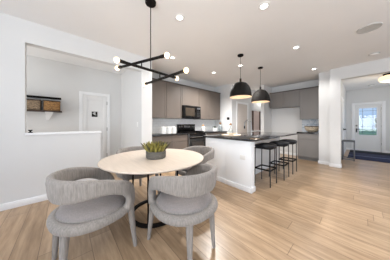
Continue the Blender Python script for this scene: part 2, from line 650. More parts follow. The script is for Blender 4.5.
for z in (GZ0 + 0.12, 1.1, 1.5, GZ1 - 0.12):
    b.box(GX0, GX1, 9.942, 9.958, z - 0.005, z + 0.005)
b.build('lead_came', M_graymetal, fd, smooth=0)
b = B()
b.box(DX0 + 0.035, DX0 + 0.075, 9.912, 9.93, 0.82, 1.0, 0.004)
b.tube([(DX0 + 0.055, 9.93, 0.96), (DX0 + 0.055, 9.875, 0.96), (DX0 + 0.15, 9.875, 0.96)], 0.009)
b.build('door_handle', M_darkmetal, fd)
b = B()
b.tube([(DX0 + 0.055, 9.93, 1.12), (DX0 + 0.055, 9.9, 1.12)], 0.03, 16)
b.build('deadbolt', M_darkmetal, fd)
for z in (0.3, 1.05, 1.8):
    B().box(DX1 - 0.012, DX1 + 0.012, 9.916, 9.932, z, z + 0.1).build('hinge', M_steel, fd, smooth=0)

# side door of the foyer
sd = structure(thing('door_3', 'white side door on the left foyer wall', 'door', (-0.43, 7.4, 0)))
b = B()
b.box(-0.43, -0.41, 6.72, 6.80, 0, 2.14, 0.004)
b.box(-0.43, -0.41, 7.95, 8.05, 0, 2.14, 0.004)
b.box(-0.43, -0.41, 6.80, 7.95, 2.05, 2.14, 0.004)
b.build('door_casing', M_trim, sd)
b = B()
b.box(-0.43, -0.42, 6.80, 7.95, 0.01, 2.05)
for z0, z1 in ((0.2, 0.9), (1.05, 1.9)):
    b.box(-0.42, -0.415, 6.98, 7.80, z0, z1, 0.002)
b.build('door_leaf', M_door, sd)
b = B()
b.tube([(-0.42, 7.86, 1.0), (-0.36, 7.86, 1.0), (-0.36, 7.62, 1.0)], 0.02)
b.box(-0.422, -0.41, 7.83, 7.89, 0.96, 1.04, 0.004)
b.build('door_handle', M_black, sd)

# passage on the far side of the kitchen: casing, niche window
cs = B()
cs.box(-3.23, -3.212, 5.02, 5.10, 0, 2.1, 0.004)
cs.box(-3.23, -3.212, 5.86, 5.94, 0, 2.1, 0.004)
cs.box(-3.23, -3.212, 5.10, 5.86, 2.02, 2.1, 0.004)
structure(cs.build('trim_2', M_trim))
pd = structure(B().box(-3.229, -3.218, 5.105, 5.855, 0.01, 2.015, 0.003).build('door_4', M_tan))
wd = structure(thing('window_3', 'brown framed pale window in the passage', 'window', (-3.23, 6.6, 0.9)))
b = B()
b.box(-3.23, -3.19, 6.28, 6.38, 0.9, 1.8, 0.004)
b.box(-3.23, -3.19, 6.95, 7.05, 0.9, 1.8, 0.004)
b.build('window_frame', M_brown_frame, wd)
B().box(-3.228, -3.21, 6.38, 6.95, 0.9, 1.8).build('window_shade', M_pink, wd, smooth=0)
B().box(-3.23, -3.13, 6.22, 7.12, 1.8, 2.2, 0.006).build('window_valance', M_trim, wd)
B().box(-3.23, -3.13, 6.22, 7.12, 0.84, 0.9, 0.006).build('window_sill', M_trim, wd)


# ------------------------------------------------------------------ switches, thermostat
def switch(name, label, cat, x0, x1, y0, y1, z0, z1, tx, ty, m=M_plastic, m2=M_plastic):
    t = tag(B().box(x0, x1, y0, y1, z0, z1, 0.003).build(name, m), label, cat)
    cx, cy, cz = (x0 + x1) / 2, (y0 + y1) / 2, (z0 + z1) / 2
    hw = 0.017
    if tx:
        B().box(x0 if tx < 0 else x1 - 0.002, x0 + .002 if tx < 0 else x1 + 0.004, cy - hw, cy + hw, cz - 0.03, cz + 0.03, 0.001).build('rocker', m2, t, local=True)
    else:
        B().box(cx - hw, cx + hw, y0 - 0.004, y0 + 0.002, cz - 0.03, cz + 0.03, 0.001).build('rocker', m2, t, local=True)
    return t
switch('light_switch', 'white light switch on the niche end wall beyond the half wall', 'switch', -3.56, -3.49, 1.277, 1.285, 1.13, 1.245, 0, -1)
switch('wall_control', 'small black wall control beside the passage behind the island', 'control panel', -3.44, -3.32, 4.698, 4.71, 1.36, 1.46, 0, -1, M_black, M_darkmetal)

# ------------------------------------------------------------------ ceiling fixtures
def downlight_proto():
    t = thing('recessed_downlight', 'x', 'ceiling light', (0, 0, H), 0, 'recessed ceiling downlights')
    B().lathe([(0.042, -0.001), (0.045, -0.008), (0.068, -0.006), (0.072, 0.0)], (0, 0, 0), 28).build('trim_ring', M_plastic, t, local=True)
    B().lathe([(0, -0.004), (0.045, -0.004), (0.045, -0.001), (0, -0.001)], (0, 0, 0), 28).build('lens', M_led, t, local=True)
    return t
dl = downlight_proto()
spots = [((-1.727, 1.231), 'recessed downlight nearest the chandelier canopy, above the dining table', 11),
         ((-2.899, 3.312), 'recessed downlight in the kitchen ceiling in front of the microwave', 290),
         ((-2.878, 1.85), 'recessed downlight seen just right of a chandelier bulb', 36),
         ((-0.848, 3.46), 'recessed downlight above the stools, right of the near pendant', 62),
         ((-0.851, 5.186), 'recessed downlight close to the right wall column and gray cabinets', 30),
         ((-2.085, 3.434), 'recessed downlight seen behind the near pendant cord', 150),
         ((-0.83, 1.937), 'recessed downlight at the top edge, right of the chandelier', 9),
         ((-2.95, 6.9), 'added unseen downlight brightening the passage beyond the island', 22)]  # last one is an extra hidden fixture, added to light the passage
for i, ((x, y), lab, pw) in enumerate(spots):
    o = dl if i == 0 else copy_tree(dl)
    o.location = (x, y, H)
    o['label'] = lab
    lamp('downlight_glow', 'SPOT', o, (0, 0, -0.02), pw, (1, 0.975, 0.945), 0.05, math.radians(150))

t = thing('ceiling_speaker', 'large round ceiling speaker at the upper right', 'speaker', (0.095, 3.643, H))
B().lathe([(0.135, 0), (0.135, -0.012), (0.118, -0.014), (0.118, -0.006)], t.location, 40).build('rim', M_spk, t)
B().lathe([(0, -0.009), (0.118, -0.009), (0.118, 0), (0, 0)], t.location, 40).build('grille', M_spk, t)
t = thing('smoke_detector', 'small round white detector on the ceiling near the foyer header', 'detector', (0.206, 5.047, H))
B().lathe([(0.085, 0), (0.085, -0.012), (0.07, -0.018)], t.location, 32).build('base', M_spk, t)
B().lathe([(0.07, -0.012), (0.066, -0.034), (0.04, -0.040), (0, -0.040)], t.location, 32).build('cover', M_plastic, t)
t = thing('smoke_detector', 'white detector on the foyer ceiling in front of the front door', 'detector', (0.3, 9.04, H))
B().lathe([(0.085, 0), (0.085, -0.012), (0.07, -0.018)], t.location, 32).build('base', M_spk, t)
B().lathe([(0.07, -0.012), (0.066, -0.034), (0.04, -0.040), (0, -0.040)], t.location, 32).build('cover', M_plastic, t)

t = thing('flush_ceiling_light', 'flush foyer ceiling light with black mount and glowing amber glass', 'ceiling light', (0.60, 7.4, H))
B().lathe([(0, 0), (0.13, 0), (0.13, -0.05), (0, -0.05)], t.location, 36).build('mount', M_black, t)
B().lathe([(0.12, -0.05), (0.2, -0.085), (0.225, -0.15), (0.2, -0.215), (0.12, -0.25), (0, -0.262)], t.location, 36).build('glass_shade', M_amber, t)
lamp('foyer_glow', 'POINT', t, (0, 0, -0.40), 9, (1, 0.86, 0.68), 0.15)

# chandelier
CH = Vector((-1.748, 0.80, 0))
t = thing('chandelier', 'black linear chandelier with three crossing bars and glowing globe bulbs', 'chandelier', (CH.x, CH.y, H))
B().lathe([(0, -0.03), (0.062, -0.03), (0.066, -0.022), (0.066, 0), (0, 0)], (CH.x, CH.y, H), 32).build('canopy', M_black, t)
b = B()
b.tube([(CH.x, CH.y, 1.88), (CH.x, CH.y, H - 0.02)], 0.0055)
b.build('stem', M_black, t)
bars = [((-1.713, 0.405), (-1.805, 1.239), 1.88), ((-2.153, 0.517), (-1.394, 0.826), 1.95), ((-2.158, 0.89), (-1.284, 1.006), 1.80)]
bulb_r = 0.030
def cross(a, b_):
    (x1, y1), (x2, y2) = a[0], a[1]
    (x3, y3), (x4, y4) = b_[0], b_[1]
    d = (x1 - x2) * (y3 - y4) - (y1 - y2) * (x3 - x4)
    tt = ((x1 - x3) * (y3 - y4) - (y1 - y3) * (x3 - x4)) / d
    return x1 + tt * (x2 - x1), y1 + tt * (y2 - y1)
for (ax, ay), (bx, by), z in bars:
    a = Vector((ax, ay, z)); c = Vector((bx, by, z))
    dv = (c - a).normalized()
    b = B()
    b.tube([a + dv * 0.075, c - dv * 0.075], 0.016, 14)
    bar = b.build('bar', M_black, t)
    for p, s in ((a, 1), (c, -1)):
        b = B()
        b.tube([p + dv * s * 0.03, p + dv * s * 0.085], 0.019, 14)
        b.build('socket', M_black, bar)
        B().ball(p, bulb_r, 1.0, 20, 12).build('bulb', M_bulb, bar)
for k, (i, j) in enumerate(((0, 1), (0, 2))):
    x, y = cross(bars[i], bars[j])
    b = B()
    b.tube([(x, y, bars[i][2]), (x, y, bars[j][2])], 0.007)
    b.build('connector', M_black, t)
for (ax, ay), (bx, by), z in bars:
    for x, y in ((ax, ay), (bx, by)):
        lamp('bulb_glow', 'POINT', t, (x - CH.x, y - CH.y, z - H - 0.05), 1.1, (1, 0.86, 0.7), 0.035)

# pendants
def pendant_proto():
    t = thing('pendant_lamp', 'x', 'pendant lamp', (0, 0, H), 0, 'black dome pendants over the island')
    B().lathe([(0, -0.025), (0.06, -0.025), (0.065, -0.018), (0.065, 0), (0, 0)], (0, 0, 0), 28).build('canopy', M_black, t, local=True)
    b = B(); b.tube([(0, 0, -0.53), (0, 0, -0.02)], 0.004, 8); b.build('cord', M_black, t, local=True)
    B().lathe([(0, -0.52), (0.018, -0.525), (0.022, -0.54), (0.022, -0.59), (0.03, -0.60), (0.03, -0.62)], (0, 0, 0), 20).build('socket_cap', M_black, t, local=True)
    prof = [(0.028, -0.604)]
    for k in range(1, 13):
        a = k / 12 * PI / 2
        prof.append((0.236 * math.sin(0.12 + a * (1 - 0.12 / (PI / 2))) ** 0.95, -0.94 + 0.335 * math.cos(a)))
    B().lathe(prof, (0, 0, 0), 48).build('dome_shade', M_black, t, local=True, smooth=60)
    inner = [(max(0.0, r - 0.006), z - 0.004) for r, z in prof]
    inner[-1] = (prof[-1][0] - 0.004, prof[-1][1])
    inner.insert(0, (0, -0.61))
    B().lathe(inner, (0, 0, 0), 48).build('gold_lining', M_gold, t, local=True, smooth=60)
    B().ball((0, 0, -0.74), 0.045).build('bulb', M_bulb, t, local=True)
    return t
p1 = pendant_proto()
p1.location = (-1.768, 2.92, H)
p1['label'] = 'nearer black dome pendant hanging over the island end by the bottles'
p2 = copy_tree(p1)
p2.location = (-1.80, 3.975, H)
p2['label'] = 'farther black dome pendant hanging over the island beyond the faucet'
for p in (p1, p2):
    lamp('pendant_glow', 'POINT', p, (0, 0, -0.88), 1.4, (1, 0.88, 0.74), 0.05)

# ------------------------------------------------------------------ kitchen cabinets
GAP = 0.005
def front(b, axis, pos, a0, a1, z0, z1, frame=0.055, depth=0.02):
    """door or drawer front: slab plus raised frame. axis 'x': faces +x at x=pos, spans y a0..a1; axis 'y': faces -y at y=pos, spans x"""
    def bx(u0, u1, w0, w1, d0, d1, bev=0.0015):
        if axis == 'x':
            b.box(pos + d0, pos + d1, u0, u1, w0, w1, bev, 1)
        else:
            b.box(u0, u1, pos - d1, pos - d0, w0, w1, bev, 1)
    a0 += GAP; a1 -= GAP; z0 += GAP; z1 -= GAP
    if frame <= 0:
        bx(a0, a1, z0, z1, 0, depth)
        return
    bx(a0, a1, z0, z1, 0, depth * 0.55, 0)
    f = frame
    bx(a0, a0 + f, z0, z1, depth * 0.5, depth)
    bx(a1 - f, a1, z0, z1, depth * 0.5, depth)
    bx(a0 + f, a1 - f, z0, z0 + f, depth * 0.5, depth)
    bx(a0 + f, a1 - f, z1 - f, z1, depth * 0.5, depth)


def cabinet(name, label, axis, wall, pos, a0, a1, z0, z1, doors=(), drawers=(), m=M_cab, frame=0.05, toe=0.0):
    if axis == 'x':
        t = thing(name, label, 'cabinet', ((wall + pos) / 2, (a0 + a1) / 2, z0))
        b = B()
        b.box(wall, pos - 0.02, a0 + 0.001, a1 - 0.001, z0 + toe, z1, 0.001, 1)
        if toe:
            b.box(wall, pos - 0.09, a0 + 0.001, a1 - 0.001, z0, z0 + toe)
        fp = pos - 0.02
    else:
        t = thing(name, label, 'cabinet', ((a0 + a1) / 2, (wall + pos) / 2, z0))
        b = B()
        b.box(a0 + 0.001, a1 - 0.001, pos + 0.02, wall, z0 + toe, z1, 0.001, 1)
        if toe:
            b.box(a0 + 0.001, a1 - 0.001, pos + 0.09, wall, z0, z0 + toe)
        fp = pos + 0.02
    b.build('body', m, t)
    for d in doors:
        b = B(); front(b, axis, fp, *d, frame=frame); b.build('door', m, t)
    for d in drawers:
        b = B(); front(b, axis, fp, *d, frame=0); b.build('drawer', m, t)
    return t
XU = -3.72
cabinet('wall_cabinet', 'taupe upper cabinet at the left end beside the white stub wall', 'x', XK, XU, 1.63, 2.19, 1.37, 2.42, doors=[(1.63, 2.19, 1.37, 2.42)])
cabinet('wall_cabinet', 'taupe upper cabinet directly left of the microwave', 'x', XK, XU, 2.19, 2.75, 1.37, 2.42, doors=[(2.19, 2.75, 1.37, 2.42)])
cabinet('wall_cabinet', 'short taupe upper cabinet above the microwave', 'x', XK, XU, 2.75, 3.51, 1.80, 2.42, doors=[(2.75, 3.51, 1.80, 2.42)])
cabinet('wall_cabinet', 'taupe upper cabinet directly right of the microwave', 'x', XK, XU, 3.51, 4.03, 1.37, 2.42, doors=[(3.51, 4.03, 1.37, 2.42)])
cabinet('wall_cabinet', 'taupe upper cabinet in the kitchen corner left of the pendants', 'x', XK, XU, 4.03, 4.64, 1.37, 2.42, doors=[(4.03, 4.64, 1.37, 2.42)])
tag(B().box(XK, XU + 0.012, 1.62, 4.66, 2.42, 2.445, 0.003).build('cabinet_crown_moulding', M_cab_dark), 'thin dark moulding along the top of the taupe upper cabinets', 'moulding')
XB = -3.43
cabinet('base_cabinet', 'taupe base cabinet with drawers under the white canisters', 'x', XK + 0.012, XB, 2.19, 2.75, 0, 0.89, drawers=[(2.19, 2.75, 0.70, 0.88), (2.19, 2.75, 0.41, 0.69), (2.19, 2.75, 0.11, 0.40)], toe=0.1)
cabinet('base_cabinet', 'taupe base cabinet at the left end beside the white stub wall', 'x', XK + 0.012, XB, 1.55, 2.19, 0, 0.89, doors=[(1.55, 2.19, 0.11, 0.69)], drawers=[(1.55, 2.19, 0.70, 0.88)], toe=0.1)
cabinet('base_cabinet', 'taupe base cabinet directly right of the range', 'x', XK + 0.012, XB, 3.51, 4.1, 0, 0.89, doors=[(3.51, 4.1, 0.11, 0.69)], drawers=[(3.51, 4.1, 0.70, 0.88)], toe=0.1)
cabinet('base_cabinet', 'taupe base cabinet in the kitchen corner behind the island', 'x', XK + 0.012, XB, 4.1, 4.7, 0, 0.89, doors=[(4.1, 4.7, 0.11, 0.69)], drawers=[(4.1, 4.7, 0.70, 0.88)], toe=0.1)
tag(B().box(XK, XB + 0.025, 1.54, 2.748, 0.89, 0.93, 0.004).build('worktop', M_granite), 'black stone worktop left of the range under the canisters', 'worktop')
tag(B().box(XK, XB + 0.025, 3.512, 4.705, 0.89, 0.93, 0.004).build('worktop', M_granite), 'black stone worktop right of the range against the corner', 'worktop')
b = B()
b.box(XK, XK + 0.008, 1.54, 4.70, 0.93, 1.37)
structure(b.build('wall_backsplash', M_backsplash, smooth=0))

YC = 6.2
XR0, XR1 = -2.42, -0.84
cabinet('wall_cabinet', 'left gray upper cabinet above the empty fridge space', 'y', 6.54, YC, -2.42, -1.92, 1.83, 2.42, doors=[(-2.42, -1.92, 1.83, 2.42)], m=M_cab_gray)
cabinet('wall_cabinet', 'right gray upper cabinet above the empty fridge space', 'y', 6.54, YC, -1.92, -1.42, 1.83, 2.42, doors=[(-1.92, -1.42, 1.83, 2.42)], m=M_cab_gray)
cabinet('wall_cabinet', 'tall gray upper cabinet above the woven bowl by the right column', 'y', 6.54, YC, -1.42, -0.84, 1.37, 2.42, doors=[(-1.42, -0.84, 1.37, 2.42)], m=M_cab_gray)
tag(B().box(-2.43, -0.835, YC - 0.012, 6.54, 2.42, 2.445, 0.003).build('cabinet_crown_moulding', M_cab_dark), 'thin dark moulding along the top of the gray upper cabinets', 'moulding')
cabinet('base_cabinet', 'gray base cabinet under the woven bowl by the right column', 'y', 6.526, 5.92, -1.42, -0.84, 0, 0.89, doors=[(-1.42, -0.84, 0.11, 0.69)], drawers=[(-1.42, -0.84, 0.70, 0.88)], m=M_cab_gray, toe=0.1)
tag(B().box(-1.435, -0.835, 5.895, 6.54, 0.89, 0.93, 0.004).build('worktop', M_granite), 'short dark worktop carrying the woven bowl by the right column', 'worktop')
structure(B().box(-1.42, -0.835, 6.532, 6.54, 0.93, 1.37).build('trim_3', M_mosaic, smooth=0))

# ------------------------------------------------------------------ microwave and range
t = thing('microwave', 'black over the range microwave under the short taupe cabinet', 'microwave', (-3.86, 3.13, 1.38))
B().box(XK + 0.01, -3.68, 2.756, 3.504, 1.38, 1.798, 0.006).build('body', M_black, t)
d = B().box(-3.68, -3.655, 2.762, 3.30, 1.385, 1.792, 0.004).build('door', M_blackgloss, t)
B().box(-3.656, -3.651, 2.84, 3.22, 1.46, 1.72, 0.002).build('window', mat('smoked_glass', (64, 56, 48), 0.1, var=0.2, scale=5), d)
b = B(); b.tube([(-3.66, 3.27, 1.43), (-3.62, 3.27, 1.43), (-3.62, 3.27, 1.75), (-3.66, 3.27, 1.75)], 0.009); b.build('handle', M_black, d)
pn = B().box(-3.68, -3.656, 3.305, 3.50, 1.385, 1.792, 0.004).build('control_panel', M_blackgloss, t)
b = B()
for r in range(4):
    for q in range(3):
        b.box(-3.657, -3.653, 3.335 + q * 0.05, 3.372 + q * 0.05, 1.43 + r * 0.055, 1.465 + r * 0.055, 0.001, 1)
b.build('button', M_darkmetal, pn)
B().box(-3.657, -3.653, 3.335, 3.475, 1.69, 1.75, 0.001).build('display', M_graymetal, pn)

t = thing('range', 'black kitchen range with raised backguard between the worktops', 'stove', (-3.72, 3.13, 0))
B().box(XK + 0.01, -3.42, 2.756, 3.504, 0.03, 0.90, 0.005).build('body', M_black, t)
for (x, y) in ((-3.95, 2.8), (-3.95, 3.46), (-3.5, 2.8), (-3.5, 3.46)):
    b = B(); b.tube([(x, y, 0), (x, y, 0.04)], 0.02); b.build('foot', M_black, t)
B().box(XK + 0.01, -3.41, 2.756, 3.504, 0.90, 0.925, 0.005).build('cooktop', M_blackgloss, t)
bg = B().box(XK + 0.01, XK + 0.09, 2.756, 3.504, 0.925, 1.19, 0.008).build('backguard', M_blackgloss, t)
B().box(XK + 0.09, XK + 0.094, 3.0, 3.26, 1.08, 1.15, 0.001).build('display', M_graymetal, bg)
for y in (2.82, 2.9, 3.36, 3.44):
    b = B(); b.tube([(XK + 0.088, y, 1.11), (XK + 0.115, y, 1.11)], 0.02, 16); b.build('knob', M_steel, bg)
for y0 in (2.79, 3.15):
    b = B()
    for k in range(4):
        b.box(-3.92, -3.46, y0 + k * 0.095, y0 + k * 0.095 + 0.014, 0.93, 0.965)
    for x in (-3.92, -3.70, -3.474):
        b.box(x, x + 0.014, y0, y0 + 0.299, 0.925, 0.95)
    b.build('grate', M_black, t, smooth=0)
dr_ = B().box(-3.42, -3.39, 2.775, 3.485, 0.22, 0.86, 0.006).build('oven_door', M_blackgloss, t)
B().box(-3.391, -3.386, 2.88, 3.38, 0.34, 0.66, 0.002).build('window', mat('oven_glass', (54, 48, 44), 0.1, var=0.2, scale=5), dr_)
b = B(); b.tube([(-3.395, 2.82, 0.80), (-3.345, 2.82, 0.80), (-3.345, 3.44, 0.80), (-3.395, 3.44, 0.80)], 0.011); b.build('handle', M_steel, dr_)
for y0 in (2.752, 3.488):
    B().box(-3.43, -3.384, y0, y0 + 0.02, 0.04, 0.90, 0.003).build('side_trim', M_steel, t)
B().box(-3.42, -3.395, 2.775, 3.485, 0.05, 0.21, 0.005).build('drawer', M_black, t)

# ------------------------------------------------------------------ things on the kitchen worktops
for i, (x, y, lab) in enumerate(((-3.56, 2.00, 'left white lidded canister on the worktop left of the range'), (-3.56, 2.165, 'middle white lidded canister on the worktop left of the range'), (-3.56, 2.33, 'right white lidded canister on the worktop, nearest the range'))):
    if i == 0:
        c0 = thing('canister', lab, 'canister', (x, y, 0.93), 0, 'white canisters')
        B().lathe([(0, 0), (0.07, 0), (0.076, 0.008), (0.076, 0.165), (0.07, 0.17), (0, 0.17)], (0, 0, 0), 28).build('jar', M_ceramic, c0, local=True)
        B().lathe([(0.0, 0.166), (0.078, 0.168), (0.08, 0.18), (0.07, 0.19), (0.02, 0.193), (0.018, 0.205), (0, 0.208)], (0, 0, 0), 28).build('lid', M_ceramic, c0, local=True)
    else:
        c = copy_tree(c0); c.location = (x, y, 0.93); c['label'] = lab
t = thing('jar', 'white jar with round wooden stopper right of the range', 'jar', (-3.70, 3.66, 0.93))
B().lathe([(0, 0), (0.07, 0), (0.075, 0.01), (0.075, 0.14), (0.05, 0.18), (0, 0.18)], t.location, 24).build('body', M_ceramic, t)
B().ball((-3.70, 3.66, 1.14), 0.048).build('stopper', M_wood, t)
t = thing('potted_herb', 'small dark herb in a black pot on the corner worktop', 'potted plant', (-3.74, 4.34, 0.93))
B().lathe([(0, 0), (0.075, 0), (0.085, 0.12), (0.078, 0.12), (0.075, 0.10), (0, 0.10)], t.location, 24).build('pot', M_plastic, t)
b = B()
for k in range(40):
    a = random.uniform(0, 2 * PI); r = random.uniform(0, 0.08); z = random.uniform(0.1, 0.18)
    b.ball((t.location.x + r * math.cos(a), t.location.y + r * math.sin(a), 0.93 + z), random.uniform(0.012, 0.022), 0.7, 6, 4)
b.build('foliage', mat('dark_herb_leaf', (42, 54, 40), 0.6, var=0.4, scale=30), t)
t = thing('corked_bottle', 'clear bottle with cork stopper on the worktop beside the potted herb', 'bottle', (-3.60, 4.50, 0.93))
B().lathe([(0, 0.002), (0.085, 0.002), (0.09, 0.015), (0.09, 0.14), (0.06, 0.19), (0.03, 0.21), (0.03, 0.26), (0.034, 0.262), (0.034, 0.268), (0.026, 0.268)], t.location, 24).build('glass_body', M_glass_bottle, t)
B().lathe([(0, 0.25), (0.027, 0.25), (0.045, 0.29), (0.045, 0.33), (0, 0.335)], t.location, 16).build('cork', M_wood, t)
t = thing('woven_bowl', 'beige woven bowl on the short worktop by the right column', 'bowl', (-1.06, 6.14, 0.93))
B().lathe([(0, 0), (0.09, 0), (0.17, 0.06), (0.2, 0.15), (0.205, 0.19), (0.195, 0.19), (0.185, 0.15), (0.155, 0.07), (0.085, 0.015), (0, 0.015)], t.location, 36).build('bowl_body', M_bowl, t)
B().lathe([(0.205, 0.182), (0.21, 0.19), (0.205, 0.2), (0.195, 0.2), (0.19, 0.19)], t.location, 36, close=True).build('rim', M_walnut, t)

# ------------------------------------------------------------------ island
IY0, IY1 = 2.40, 5.03
t = thing('kitchen_island', 'white kitchen island with pilaster end panel', 'island', (-1.8, 3.7, 0))
B().box(-2.36, -1.66, IY0 + 0.04, IY1, 0.0, 0.897, 0.002).build('body', M_island, t)
b = B(); b.box(-2.36, -1.78, IY0 + 0.015, IY0 + 0.042, 0, 0.897, 0.003); b.build('end_panel', M_island, t)
B().box(-1.79, -1.25, IY0, IY0 + 0.13, 0, 0.897, 0.004).build('wing_wall', M_island, t)
b = B()
b.box(-1.805, -1.235, IY0 - 0.014, IY0 + 0.144, 0, 0.09, 0.006)
b.box(-2.37, -1.80, IY0 + 0.002, IY0 + 0.03, 0, 0.09, 0.005)
b.box(-1.662, -1.646, IY0 + 0.14, IY1, 0, 0.09, 0.004)
b.build('baseboard', M_trim, t)
B().box(-1.462, -1.352, IY0 - 0.005, IY0 + 0.001, 0.555, 0.635, 0.002).build('outlet_plate', M_plastic, t)
for k in range(3):
    b = B(); front(b, 'x', -2.36 - 0.02 + 0.02, 0, 0, 0, 0) if False else b.box(-2.378, -2.36, 2.46 + k * 0.86, 3.31 + k * 0.86, 0.11, 0.87, 0.002)
    b.build('door', M_island, t)
tag(B().box(-2.40, -1.205, IY0 - 0.035, IY1 + 0.04, 0.897, 0.932, 0.004).build('island_worktop', M_granite), 'glossy black stone worktop on the white island', 'worktop')
t = thing('faucet', 'tall curved steel faucet on the island worktop', 'faucet', (-1.92, 3.71, 0.932))
b = B()
pts = [(-1.92, 3.71, 0.932), (-1.92, 3.71, 1.20)]
for k in range(1, 13):
    a = k / 12 * PI
    pts.append((-1.92 - 0.10 + 0.10 * math.cos(a), 3.71, 1.20 + 0.11 * math.sin(a)))
pts.append((-2.12, 3.71, 1.14))
b.tube(pts, 0.013, 12)
b.build('spout', M_steel, t)
b = B(); b.tube([(-2.12, 3.71, 1.15), (-2.12, 3.71, 1.07)], 0.018, 14); b.build('spray_head', M_darkmetal, t)
B().lathe([(0, 0), (0.03, 0), (0.028, 0.02), (0.02, 0.04), (0, 0.04)], t.location, 20).build('base', M_steel, t)
b = B(); b.tube([(-1.92, 3.72, 1.0), (-1.92, 3.78, 1.04)], 0.008); b.build('lever', M_steel, t)

t = thing('serving_tray', 'round cream wooden tray on the near end of the island', 'tray', (-1.96, 2.83, 0.932))
B().lathe([(0, 0), (0.2, 0), (0.215, 0.012), (0.215, 0.03), (0.205, 0.03), (0.2, 0.014), (0, 0.012)], t.location, 40).build('tray_body', M_cream, t)
t = thing('corked_bottle', 'tall clear bottle with brown stopper standing on the cream tray', 'bottle', (-1.99, 2.86, 0.946))
B().lathe([(0, 0), (0.06, 0), (0.064, 0.01), (0.058, 0.09), (0.03, 0.14), (0.018, 0.17), (0.018, 0.22), (0.022, 0.222)], t.location, 24).build('glass_body', M_glass_bottle, t)
B().ball((-1.99, 2.86, 0.946 + 0.245), 0.03).build('stopper', M_wood, t)
t = tag(B().lathe([(0, 0), (0.04, 0), (0.075, 0.03), (0.085, 0.055), (0.08, 0.055), (0.07, 0.034), (0.035, 0.008), (0, 0.008)], (-1.89, 2.75, 0.946), 28).build('small_bowl', M_cream), 'small shallow cream bowl on the island tray', 'bowl')

# ------------------------------------------------------------------ counter stools
def stool_proto():
    t = thing('counter_stool', 'x', 'stool', (0, 0, 0), 0, 'black counter stools at the island')
    # padded seat, dished, rounded rectangle; local +x is the open side
    def rr(hx, hy, r, z, dz=0.0, n=6):
        out = []
        for cx, cy, a0 in ((hx - r, hy - r, 0), (-hx + r, hy - r, PI / 2), (-hx + r, -hy + r, PI), (hx - r, -hy + r, 1.5 * PI)):
            for k in range(n + 1):
                a = a0 + k / n * PI / 2
                x, y = cx + r * math.cos(a), cy + r * math.sin(a)
                out.append((x, y, z + dz * (abs(y) / hy) ** 2))
        return out
    b = B()
    secs = [rr(.155, .165, .13, .725), rr(.182, .192, .155, .732), rr(.19, .20, .16, .757, .004), rr(.184, .194, .155, .782, .012), rr(.155, .165, .13, .792, .014), rr(.06, .07, .05, .786, .012)]
    b.loft(secs)
    b.build('seat', M_blackleather, t, local=True, smooth=50)
    B().box(-.155, .155, -.16, .16, .71, .727, .003).build('seat_frame', M_black, t, local=True)
    for sx in (-1, 1):
        for sy in (-1, 1):
            b = B(); b.tube([(sx * .145, sy * .15, .715), (sx * .15, sy * .155, 0)], .0095, 8)
            b.build('leg', M_darkmetal, t, local=True)
    b = B()
    b.tube([(.149, -.153, .31), (.149, .153, .31)], .015, 8)
    b.tube([(-.149, -.153, .31), (-.149, .153, .31)], .015, 8)
    b.tube([(-.149, -.153, .31), (.149, -.153, .31)], .015, 8)
    b.tube([(-.149, .153, .31), (.149, .153, .31)], .015, 8)
    b.build('footrest', M_black, t, local=True)
    return t
s0 = stool_proto()
for i, (x, y, lab) in enumerate(((-1.27, 3.04, 'nearest black counter stool, beside the white island end panel'), (-1.22, 3.63, 'middle black counter stool of the row along the island'), (-1.21, 4.20, 'farthest black counter stool, nearest the gray base cabinet'))):
    o = s0 if i == 0 else copy_tree(s0)
    o.location = (x, y, 0)
    o['label'] = lab

# ------------------------------------------------------------------ dining table
TC = (-1.858, 0.918)
t = thing('dining_table', 'round dining table with pale top and black ring pedestal', 'table', (TC[0], TC[1], 0))
B().lathe([(0, 0.722), (0.62, 0.722), (0.652, 0.734), (0.66, 0.744), (0.655, 0.752), (0, 0.752)], (TC[0], TC[1], 0), 96).build('tabletop', M_table, t)
B().lathe([(0, 0.70), (0.36, 0.70), (0.36, 0.722), (0, 0.722)], (TC[0], TC[1], 0), 48).build('under_plate', M_black, t)
b = B()
b.lathe([(0.285, 0), (0.325, 0), (0.325, 0.03), (0.285, 0.03)], (TC[0], TC[1], 0), 64, close=True)
b.build('base_ring', M_black, t)
for k in range(4):
    a = k / 4 * 2 * PI + math.radians(228.5)
    b = B()
    b.tube([(TC[0] + 0.305 * math.cos(a), TC[1] + 0.305 * math.sin(a), 0.02), (TC[0] + 0.305 * math.cos(a), TC[1] + 0.305 * math.sin(a), 0.71)], 0.011, 10)
    b.build('rod', M_black, t)

t = thing('potted_succulent', 'succulent arrangement in a low gray stone bowl on the dining table', 'potted plant', (-1.80, 0.90, 0.752))
pc = t.location
B().lathe([(0, 0), (0.118, 0), (0.128, 0.01), (0.13, 0.09), (0.126, 0.096), (0.118, 0.094), (0.116, 0.075), (0, 0.075)], pc, 40).build('stone_bowl', M_stone, t)
B().lathe([(0, 0.085), (0.06, 0.084), (0.117, 0.074)], pc, 32).build('soil', M_soil, t)
def rosette(b, c, n, ln, up, w):
    for k in range(n):
        a = k * 2.399 + random.uniform(-.2, .2)
        tilt = up + random.uniform(-.25, .25) + 0.5 * (1 - k / n)
        L_ = ln * random.uniform(.75, 1.15)
        d = Vector((math.cos(a) * math.cos(tilt), math.sin(a) * math.cos(tilt), math.sin(tilt)))
        s = Vector((-math.sin(a), math.cos(a), 0))
        u = d.cross(s)
        secs = []
        for f, ww in ((0, .35), (.25, .85), (.55, 1.0), (.8, .7), (1.0, .08)):
            p = Vector(c) + d * (L_ * f) + Vector((0, 0, 1)) * (0.25 * L_ * f * f)
            secs.append([p + w * ww * (math.cos(2 * PI * q / 6) * s + 0.45 * math.sin(2 * PI * q / 6) * u) for q in range(6)])
        b.loft(secs)
b = B(); b2 = B()
